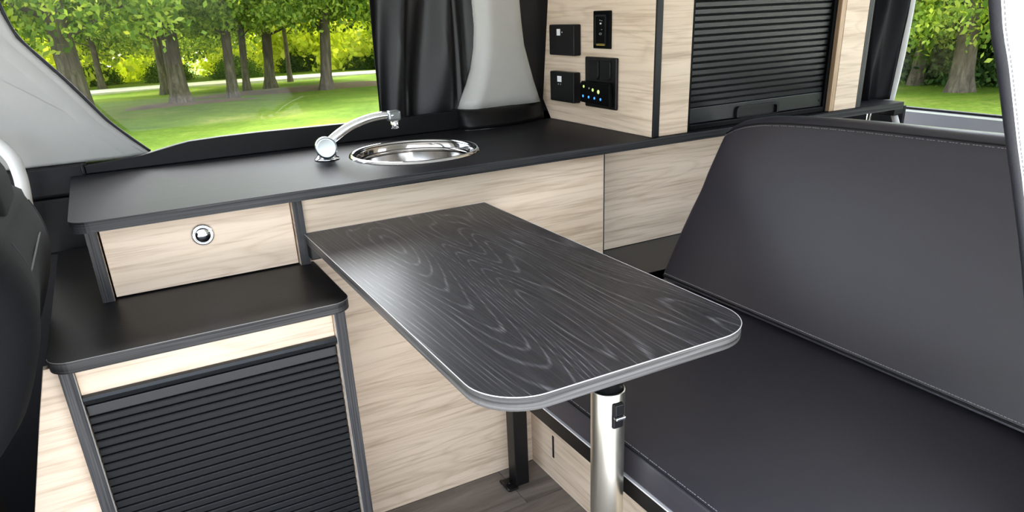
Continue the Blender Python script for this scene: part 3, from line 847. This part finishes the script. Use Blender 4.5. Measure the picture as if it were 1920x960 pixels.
# backrest: lofted along y, top corner drops at the window end
def top_z(y):
    tab = [(-0.03, 0.752), (-0.045, 0.7625), (-0.06, 0.770), (-0.083, 0.777), (-0.123, 0.785), (-0.18, 0.790), (-0.22, 0.7925), (-0.30, 0.796), (-0.37, 0.798), (-0.50, 0.800), (-0.65, 0.8025), (-1.2, 0.806)]
    for (a, za), (b, zb) in zip(tab[:-1], tab[1:]):
        if a >= y >= b: return za + (zb - za) * (a - y) / (a - b)
    return tab[-1][1]
def front_x(z): return 1.153 + 0.54 * (z - 0.446)
nrm = Vector((-1, 0, 0.54)).normalized()
YB = [-0.030, -0.031, -0.034, -0.038, -0.045, -0.052, -0.06, -0.07, -0.083, -0.10, -0.123, -0.15, -0.18, -0.22, -0.30, -0.37, -0.5, -0.65, -0.8, YE + 0.03, YE + 0.012, YE + 0.003, YE]
def back_ring(y):
    zt = top_z(y)
    inset = 0.0
    for e0 in (-0.030, YE):
        d = abs(y - e0)
        if d < 0.012: inset = max(inset, 0.012 - math.sqrt(max(0, 0.012 ** 2 - (0.012 - d) ** 2)))
    pts = []
    zb = 0.4375
    # front face bottom to top
    xb = front_x(0.446)
    pts.append((front_x(zb) + 0.020, zb)); pts.append((front_x(zb) + 0.006, zb + 0.001)); pts.append((xb - 0.0015, 0.441)); pts.append((front_x(0.450), 0.450))
    for t in (0.15, 0.3, 0.45, 0.6, 0.75, 0.88, 0.96, 1.0):
        z = 0.450 + (zt - 0.450) * t
        bow = 0.004 * math.sin(math.pi * t)
        pts.append((front_x(z) - bow, z))
    xt = front_x(zt)
    pts += [(xt + 0.008, zt + 0.0085), (xt + 0.022, zt + 0.013), (xt + 0.042, zt + 0.012), (xt + 0.058, zt + 0.005), (xt + 0.068, zt - 0.008), (xt + 0.070, zt - 0.03)]
    pts.append((front_x(0.45) + 0.085, 0.46)); pts.append((front_x(0.45) + 0.07, zb))
    cx = sum(p[0] for p in pts) / len(pts); cz = sum(p[1] for p in pts) / len(pts)
    out = []
    for p in pts:
        v = Vector((p[0] - cx, p[1] - cz)); L = v.length
        v = v * ((L - inset) / L)
        out.append((cx + v.x, y, cz + v.y))
    return out
rings = [back_ring(y) for y in YB]
me = grid_me(rings, True)
bm = bmesh.new(); bm.from_mesh(me); bpy.data.meshes.remove(me); bm.verts.ensure_lookup_table()
nu = len(rings[0])
bm.faces.new([bm.verts[i] for i in range(nu)]); bm.faces.new([bm.verts[(len(rings) - 1) * nu + i] for i in reversed(range(nu))])
bk = link('backrest', me_from_bm(bm), 'leather', bn, True); smooth_angle(bk, 50)
ys = [(-0.034 - 0.02 * i) for i in range(46)]
tube('piping', [(front_x(top_z(y)) - 0.0005, y, top_z(y) + 0.0005) for y in ys], 0.0016, 'leather_edge', bk, 6)
stitches('stitching', [(front_x(top_z(y) - 0.004) - 0.0012, y, top_z(y) - 0.004) for y in ys], 0.0055, 0.0036, 0.0005, 'thread', bk)
stitches('stitching', [(front_x(0.451) - 0.0008, y, 0.4515) for y in ys], 0.0052, 0.0036, 0.0007, 'thread', bk)
tube('piping', [(front_x(0.446) - 0.0012, y, 0.4465) for y in ys], 0.0018, 'leather_edge', bk, 6)
# square steel support leg under the bed board
lg = box('leg', 0.7416, 0.7770, -0.0270, 0.0110, 0.0, 0.3428, 'black_satin', bn, 0.003, 3)
box('foot_flange', 0.7190, 0.7430, -0.0360, 0.0120, 0.0, 0.005, 'black_satin', lg, 0.0015)
tube('flange_lip', [(0.7195, -0.034, 0.004), (0.7195, 0.010, 0.004)], 0.004, 'black_satin', lg, 8)
lathe('flange_bolt', [(0.0, 0.009), (0.005, 0.009), (0.005, 0.005)], (0.731, -0.010, 0), 'black_plastic', lg, n=6)

# ================================================================== FRONT SEAT (left edge)
fs = thing('front_seat', (-0.35, -0.1, 0.0), 'black fabric front seat at the left edge', 'seat')
prof = [(-0.047, 0.800), (-0.036, 0.765), (-0.034, 0.726), (-0.047, 0.674), (-0.082, 0.595), (-0.122, 0.546), (-0.166, 0.498), (-0.22, 0.42), (-0.26, 0.33)]
prf = spline([(a, 0, b) for a, b in prof], 4)
rows = []
ysec = [0.108, 0.104, 0.095, 0.08, 0.05, 0.0, -0.1, -0.2, -0.28, -0.32, -0.335, -0.34]
for q, yy in enumerate(ysec):
    inn = [0.05, 0.028, 0.012, 0.004, 0.0, 0.006, 0.010, 0.006, 0.0, 0.01, 0.03, 0.05][q]
    row = []
    n = len(prf)
    for i, p in enumerate(prf):
        topf = max(0, (p.z - 0.72) / 0.08)
        row.append((p.x - inn * 0.8, yy, p.z - inn * 0.5 * topf))
    # over the top and down the front of the backrest
    f = []
    for t in range(8):
        a = math.pi * (t + 1) / 8
        f.append((-0.047 - 0.055 + 0.055 * math.cos(a) - inn * 0.2, yy, 0.800 - inn * 0.5 + 0.028 * math.sin(a)))
    g = [(-0.16 + inn * 0.5, yy, 0.72), (-0.20 + inn * 0.5, yy, 0.6), (-0.27 + inn * 0.5, yy, 0.45), (-0.36 + inn * 0.5, yy, 0.33)]
    rows.append(list(reversed(row)) + f + g)
me = grid_me(rows, True)
bm = bmesh.new(); bm.from_mesh(me); bpy.data.meshes.remove(me); bm.verts.ensure_lookup_table(); nu = len(rows[0])
bm.faces.new([bm.verts[i] for i in range(nu)]); bm.faces.new([bm.verts[(len(rows) - 1) * nu + i] for i in reversed(range(nu))])
link('backrest', me_from_bm(bm), 'seat_fabric', fs, True)
# seams on the back of the seat
tube('seam', [(p.x - 0.0016, 0.065, p.z) for p in prf[1:30]], 0.0018, 'seat_seam', fs, 6)
tube('seam', [(p.x - 0.005, -0.215, p.z) for p in prf[1:30]], 0.0018, 'seat_seam', fs, 6)
tube('seam', [(-0.0375 - 0.8 * (0.002 + 0.00005 * k), 0.065 - 0.02 * k, 0.752) for k in range(15)], 0.0018, 'seat_seam', fs, 6)
hr = rounded_box('headrest', -0.185, -0.056, -0.16, 0.062, 0.772, 0.886, 0.045, 'seat_fabric', fs, 6)
for yy in (-0.09, 0.02): lathe('headrest_post', [(0.006, 0.74), (0.006, 0.80)], (-0.11, yy, 0), 'chrome_satin', fs, n=12)
rounded_box('seat_base', -0.75, -0.22, -0.36, 0.12, 0.20, 0.36, 0.04, 'seat_fabric', fs)
rounded_box('seat_plinth', -0.70, -0.26, -0.34, 0.10, 0.0, 0.20, 0.01, 'black_trim', fs)
pk = rounded_box('back_pocket', -0.255, -0.20, -0.30, -0.10, 0.20, 0.42, 0.02, 'seat_side', fs)
tube('pocket_cord', spline([(-0.098, 0.10, 0.600), (-0.103, 0.106, 0.575), (-0.112, 0.106, 0.54), (-0.125, 0.10, 0.50)], 5), 0.0016, 'thread', fs, 6)
# grey moulded grab frame behind the seat
gh = tube('grab_handle', spline([(-0.275, 0.475, 0.845), (-0.225, 0.415, 0.86), (-0.15, 0.405, 0.861), (-0.108, 0.402, 0.848), (-0.086, 0.400, 0.818), (-0.081, 0.402, 0.785), (-0.083, 0.405, 0.75), (-0.09, 0.42, 0.70), (-0.10, 0.46, 0.65)], 6), 0.0125, 'grey_trim_light', None, 14)
tag(gh, 'light grey arched grab handle behind the seat headrest', 'handle')

# ================================================================== REAR OF THE VAN
rs = struct(prism('wall_rear_sill', [(2.12, -0.05), (XR + 0.06, -0.05), (XR + 0.06, 0.700), (2.20, 0.704), (2.135, 0.668), (2.12, 0.660)], 'y', -1.0, 0.30, 'sill_sky_tint', None, 0.004, 2))
w2 = struct(link('window_2', me_from_bm(prism_bm([(-0.98, 0.70), (0.32, 0.70), (0.32, 1.33), (-0.98, 1.33)], 'x', XR + 0.02, XR + 0.024)), 'window_glass'))
ROOT['window_2'] = Vector((0, 0, 0))
box('window_frame', XR + 0.012, XR + 0.03, -0.98, 0.32, 0.698, 0.7075, 'rubber', w2)
rp = []
for z, ya in ((0.70, 0.208), (0.7255, 0.207), (0.79, 0.200), (0.865, 0.194), (0.95, 0.191), (1.02, 0.189), (1.36, 0.177)):
    rp.append([(XR + 0.005, ya + 0.0, z), (XR - 0.005, ya + 0.004, z), (XR - 0.012, ya + 0.018, z), (XR - 0.012, 0.40, z), (XR - 0.01, 0.5, z)])
struct(link('trim_7', solid_grid_me(rp, (0.004, 0, 0)), 'grey_trim_light', None, True))
def rear_gather(t, xa, xb):
    k = (1 - t)
    return xa, xb - 0.045 * math.sin(math.pi * min(1, t * 1.5)) * 0.3
curtain('blackout_curtain', 1.895, 1.86, 2.079, 2.175, 0.752, 1.34, 0.100, 2.4, 0.030, 'curtain_rear_dimmed',
        'black curtain gathered beside the rear window behind the wall cabinet', n=80, seed=11)
# gas strut and bracket under the end of the worktop
st = thing('gas_strut', (2.10, 0.10, 0.60), 'pale metal strut with bracket under the end of the worktop', 'strut')
box('bracket', 2.03, 2.07, 0.045, 0.095, 0.715, 0.741, 'black_plastic', st, 0.003)
tube('rod', [(2.045, 0.06, 0.728), (2.075, 0.05, 0.66), (2.09, 0.045, 0.60)], 0.009, 'grey_trim_light', st, 10)
tube('rod', [(2.00, 0.10, 0.735), (1.995, 0.10, 0.62)], 0.006, 'aluminium_warm_cast', st, 10)
# white body pillar beside the open door with its rubber seal
pe = spline([(0.55, 1.36, 0), (0.594, 1.17, 0), (0.6515, 1.029, 0), (0.680, 0.981, 0), (0.714, 0.923, 0), (0.7404, 0.880, 0), (0.80, 0.775, 0), (0.88, 0.60, 0), (0.95, 0.40, 0), (0.99, 0.10, 0), (1.0, -0.30, 0)], 4)
pw = [(p.x, p.y) for p in pe] + [(1.75, -0.30), (1.75, 1.36)]
pil = struct(prism('wall_door_pillar', pw, 'y', -0.960, -0.953, 'white_paint', None, 0.002, 2))
ROOT[pil.name] = Vector((0, 0, 0))
tube('door_seal', [(p.x - 0.0032, -0.957, p.y) for p in pe], 0.0038, 'rubber', pil, 10)
stitches('seal_teeth', [(p.x + 0.0012, -0.9615, p.y) for p in pe], 0.0042, 0.0024, 0.0009, 'thread', pil)

# ================================================================== OUTSIDE
def ground_z(x, y):
    return GZ - 0.03 * max(0.0, math.hypot(x, y) - 3.0)
def ground_mesh():
    rad = [0, 1.5, 3, 4, 6, 8, 10, 12, 14, 16, 18, 20, 22, 25, 28, 32, 36, 42, 50, 60, 75, 95]
    n = 72; V = [(0, 0, GZ)]; F = []
    for r in rad[1:]:
        for k in range(n):
            a = 2 * math.pi * k / n
            x, y = r * math.cos(a), r * math.sin(a)
            V.append((x, y, ground_z(x, y) + (0.04 * math.sin(x * 0.7) * math.cos(y * 0.6) if r > 5 else 0)))
    for k in range(n): F.append((0, 1 + k, 1 + (k + 1) % n))
    for i in range(len(rad) - 2):
        for k in range(n):
            a = 1 + i * n + k; b = 1 + i * n + (k + 1) % n
            F.append((a, a + n, b + n, b))
    return me_data(V, F)
struct(link('ground', ground_mesh(), 'lawn', None, True))
def patch(name, cx, cy, rx, ry, rot, mat, label, cat, lift=0.05, seed=1):
    r = random.Random(seed); n = 40; V = [(cx, cy, ground_z(cx, cy) + lift + 0.02)]; F = []
    for ring, s in ((1, 0.6), (2, 1.0)):
        for k in range(n):
            a = 2 * math.pi * k / n
            q = s * (1 + 0.12 * math.sin(3 * a + seed) + 0.08 * r.uniform(-1, 1))
            x = rx * q * math.cos(a); y = ry * q * math.sin(a)
            X = cx + x * math.cos(rot) - y * math.sin(rot); Y = cy + x * math.sin(rot) + y * math.cos(rot)
            V.append((X, Y, ground_z(X, Y) + (lift + 0.015 if ring == 1 else lift - 0.06)))
    for k in range(n):
        F.append((0, 1 + k, 1 + (k + 1) % n)); F.append((1 + k, 1 + n + k, 1 + n + (k + 1) % n, 1 + (k + 1) % n))
    o = link(name, me_data(V, F), mat, None, True)
    org = Vector((cx, cy, ground_z(cx, cy))); o.data.transform(Matrix.Translation(-org)); o.location = org
    tag(o, label, cat)
    return o
patch('mulch_bed', 2.1, 21.2, 1.9, 0.9, 0.05, 'mulch', 'brown mulch bed around the thick park tree', 'mulch', seed=2)
patch('mulch_bed', 6.6, 24.2, 4.3, 1.5, 0.06, 'mulch', 'long brown mulch bed under the row of park trees', 'mulch', seed=4)
def strip(name, pts, w, mat, label, cat):
    rows = []
    P = spline([(x, y, 0) for x, y in pts], 6)
    for s in (-1, 1):
        r_ = []
        for i, p in enumerate(P):
            t = (P[min(i + 1, len(P) - 1)] - P[max(i - 1, 0)]).normalized(); nn = Vector((-t.y, t.x, 0))
            q = p + nn * (s * w / 2)
            r_.append((q.x, q.y, ground_z(q.x, q.y) + 0.07))
        rows.append(r_)
    o = link(name, solid_grid_me(rows, (0, 0, -0.12)), mat)
    return tag(o, label, cat)
strip('park_path', [(-16, 32.0), (-4, 32.5), (4, 33.0), (14, 31.5), (26, 24)], 3.2, 'path_gravel', 'pale path crossing the lawn behind the trees', 'path')
strip('park_path', [(22, 3.0), (20.0, 8.0), (17.5, 14.0)], 1.1, 'path_gravel', 'narrow pale path on the lawn outside the rear window', 'path')

# pale paving added under the van, unseen, to bounce light inside
pad = rounded([(-9, -16), (9, -16), (9, 4.5), (-9, 4.5)], [2, 2, 2, 2], 6)
struct(link('bounce_paving', me_from_bm(prism_bm(pad, 'z', GZ - 0.9, GZ + 0.03, 0.02)), 'bounce_concrete'))

# ---- trees
def leaf_cloud(n_cl, n_leaf, rx, rz, size, seed, droop=0.25, cl_r=0.55, shell=0.35):
    """crown mesh about the origin; bottom is a ragged skirt"""
    g = np.random.default_rng(seed)
    d = g.normal(size=(n_cl, 3)); d /= np.linalg.norm(d, axis=1)[:, None]
    rr = (shell + (1 - shell) * g.random(n_cl)) ** 0.5
    c = d * rr[:, None] * np.array([rx, rx, rz])
    c[:, 2] += g.normal(size=n_cl) * 0.15
    # drooping outer twigs
    c[:, 2] -= droop * (np.hypot(c[:, 0], c[:, 1]) / rx) ** 2 * rz * 0.6
    N = n_cl * n_leaf
    ctr = np.repeat(c, n_leaf, 0) + g.normal(size=(N, 3)) * np.array([cl_r, cl_r, cl_r * 0.55]) * 0.6
    a = g.normal(size=(N, 3)); a /= np.linalg.norm(a, axis=1)[:, None]
    b = np.cross(a, g.normal(size=(N, 3))); b /= np.linalg.norm(b, axis=1)[:, None]
    s = size * (0.6 + 0.8 * g.random(N))[:, None]
    V = np.empty((N, 4, 3))
    V[:, 0] = ctr - a * s; V[:, 1] = ctr + b * s * 0.55; V[:, 2] = ctr + a * s; V[:, 3] = ctr - b * s * 0.55
    me = bpy.data.meshes.new('crown')
    me.vertices.add(N * 4); me.vertices.foreach_set('co', V.reshape(-1))
    me.loops.add(N * 4); me.loops.foreach_set('vertex_index', np.arange(N * 4, dtype=np.int32))
    me.polygons.add(N); me.polygons.foreach_set('loop_start', np.arange(0, N * 4, 4, dtype=np.int32)); me.polygons.foreach_set('loop_total', np.full(N, 4, dtype=np.int32))
    me.update(); me.validate()
    return me
CROWNS = {}
def crown_set(key, mat, *a, **k):
    L = []
    for s in range(2):
        me = leaf_cloud(*a, seed=100 + s * 7 + len(CROWNS) * 31, **k); me.materials.append(MATS[mat]); L.append(me)
    CROWNS[key] = L
crown_set('mid', 'leaf_mid', 460, 90, 3.6, 2.5, 0.065, cl_r=0.45)
crown_set('bright', 'leaf_sunlit', 420, 60, 4.2, 3.2, 0.12)
crown_set('dark', 'leaf_dark', 380, 50, 3.0, 2.6, 0.11)
crown_set('bush', 'leaf_dark', 200, 50, 2.2, 1.3, 0.09, droop=0.6)
CN = [0]
def trunk_me(h, r, lean, seed, n=14):
    g = random.Random(seed); rings = []
    m = 12
    for j in range(m):
        t = j / (m - 1)
        rr = r * (1.0 + 0.55 * math.exp(-t * h / 0.28) - 0.25 * t)
        row = []
        for k in range(n):
            a = 2 * math.pi * k / n
            q = rr * (1 + 0.07 * math.sin(3 * a + seed) + 0.05 * g.uniform(-1, 1) + 0.18 * math.exp(-t * h / 0.2) * math.cos(5 * a + seed))
            row.append((lean[0] * t * h + q * math.cos(a) + 0.04 * math.sin(3 * t + seed), lean[1] * t * h + q * math.sin(a), t * h - 0.1))
        rings.append(row)
    return grid_me(rings, True)
def branch_pts(base, d, L, seed):
    g = random.Random(seed)
    pts = [base]; p = Vector(base); v = Vector(d).normalized()
    for i in range(6):
        v = (v + Vector((g.uniform(-.25, .25), g.uniform(-.25, .25), g.uniform(-.12, .22)))).normalized()
        p = p + v * L / 6; pts.append(tuple(p))
    return pts
def tree(name, x, y, r, lean, kind, crown_h, scale, label, group=None, th=5.0, branches=3, seed=1, cat='tree', pale=False):
    z = ground_z(x, y)
    t = thing(name, (x, y, z), label, cat, group)
    if r > 0:
        tr = link('trunk', trunk_me(th, r, lean, seed), 'bark', t, True, loc=(x, y, z))
        for b in range(branches):
            a = 2.4 * b + seed; hb = 1.7 + 0.45 * b
            base = (lean[0] * hb, lean[1] * hb, hb)
            pts = branch_pts(base, (math.cos(a), math.sin(a) * 0.6, 0.35), 2.2, seed * 9 + b)
            link('branch', tube_me(pts, [r * 0.26 * (1 - 0.12 * i) for i in range(len(pts))], 7), 'bark', t, True, loc=(x, y, z))
    me = CROWNS[kind][CN[0] % 2]; CN[0] += 1
    o = bpy.data.objects.new('foliage', me); COL.objects.link(o); o.parent = t
    o.location = (lean[0] * crown_h, lean[1] * crown_h, crown_h)
    o.rotation_euler = (0, 0, seed * 1.37); o.scale = (scale, scale, scale)
    o['kind'] = 'stuff'
    return t
G = 'park trees outside the windows'
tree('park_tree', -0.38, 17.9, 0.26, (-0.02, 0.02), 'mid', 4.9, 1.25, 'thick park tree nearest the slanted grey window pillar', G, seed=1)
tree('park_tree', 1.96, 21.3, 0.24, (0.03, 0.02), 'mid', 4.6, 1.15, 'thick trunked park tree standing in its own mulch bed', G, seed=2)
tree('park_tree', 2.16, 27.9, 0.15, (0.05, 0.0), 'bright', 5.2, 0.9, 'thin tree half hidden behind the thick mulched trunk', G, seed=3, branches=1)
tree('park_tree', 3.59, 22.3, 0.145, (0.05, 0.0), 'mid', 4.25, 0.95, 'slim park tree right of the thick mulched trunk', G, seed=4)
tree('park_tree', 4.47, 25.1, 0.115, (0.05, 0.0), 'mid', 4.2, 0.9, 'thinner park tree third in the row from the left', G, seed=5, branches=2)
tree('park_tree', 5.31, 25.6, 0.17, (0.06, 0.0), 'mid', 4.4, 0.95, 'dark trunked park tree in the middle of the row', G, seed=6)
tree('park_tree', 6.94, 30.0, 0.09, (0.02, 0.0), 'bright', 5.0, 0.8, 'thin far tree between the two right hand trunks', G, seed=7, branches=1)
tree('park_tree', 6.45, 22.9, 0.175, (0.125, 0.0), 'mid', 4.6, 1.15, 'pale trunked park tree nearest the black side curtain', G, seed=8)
tree('park_tree', 0.25, 36.6, 0.13, (0.03, 0.0), 'dark', 4.3, 0.8, 'far dark tree on the lawn beyond the path at left', G, seed=9, branches=1)
tree('park_tree', -6.4, 24.0, 0.30, (0.05, 0.0), 'mid', 5.0, 1.1, 'tree at the far left behind the grey pillar top', G, seed=21)
tree('park_tree', 9.3, 24.5, 0.16, (0.0, 0.0), 'dark', 4.3, 0.9, 'dark tree beside the left edge of the side curtain', G, seed=10, branches=2)
# rear window
tree('park_tree', 15.75, 8.0, 0.20, (0.0, 0.03), 'mid', 3.2, 0.95, 'thick mottled trunk seen through the rear window', G, seed=12)
tree('park_tree', 16.9, 9.75, 0.13, (0.02, -0.01), 'dark', 3.3, 0.7, 'dark slender trunk beside the rear curtain', G, seed=13, branches=1)
tree('park_tree', 18.2, 10.6, 0.08, (0.0, 0.0), 'bright', 4.2, 0.7, 'pale thin trunk behind the rear curtain edge', G, seed=14, branches=0)
# far belt of trees and shrubs
BG = 'belt of background trees'
i = 0
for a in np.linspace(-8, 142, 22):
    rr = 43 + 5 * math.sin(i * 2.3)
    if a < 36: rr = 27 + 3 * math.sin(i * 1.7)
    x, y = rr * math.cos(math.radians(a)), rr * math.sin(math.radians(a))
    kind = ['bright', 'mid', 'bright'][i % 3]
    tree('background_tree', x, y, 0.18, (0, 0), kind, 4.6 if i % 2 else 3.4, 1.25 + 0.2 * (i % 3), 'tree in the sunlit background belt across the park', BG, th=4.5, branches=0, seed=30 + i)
    i += 1
for k, a in enumerate(np.linspace(4, 34, 8)):
    rr = 21.5 + 1.2 * math.sin(k * 2.1)
    x, y = rr * math.cos(math.radians(a)), rr * math.sin(math.radians(a))
    tree('shrub', x, y, 0, (0, 0), 'bush', 0.8, 0.8, 'dark shrub in the hedge outside the rear window', 'dark hedge shrubs', seed=70 + k, cat='shrub')
for k, a in enumerate(np.linspace(58, 108, 12)):
    rr = 40 + 2.0 * math.sin(k * 2.1)
    x, y = rr * math.cos(math.radians(a)), rr * math.sin(math.radians(a))
    tree('shrub', x, y, 0, (0, 0), 'bush', 0.35, 0.5, 'dark shrub along the far edge of the lawn', 'far lawn shrubs', seed=90 + k, cat='shrub')
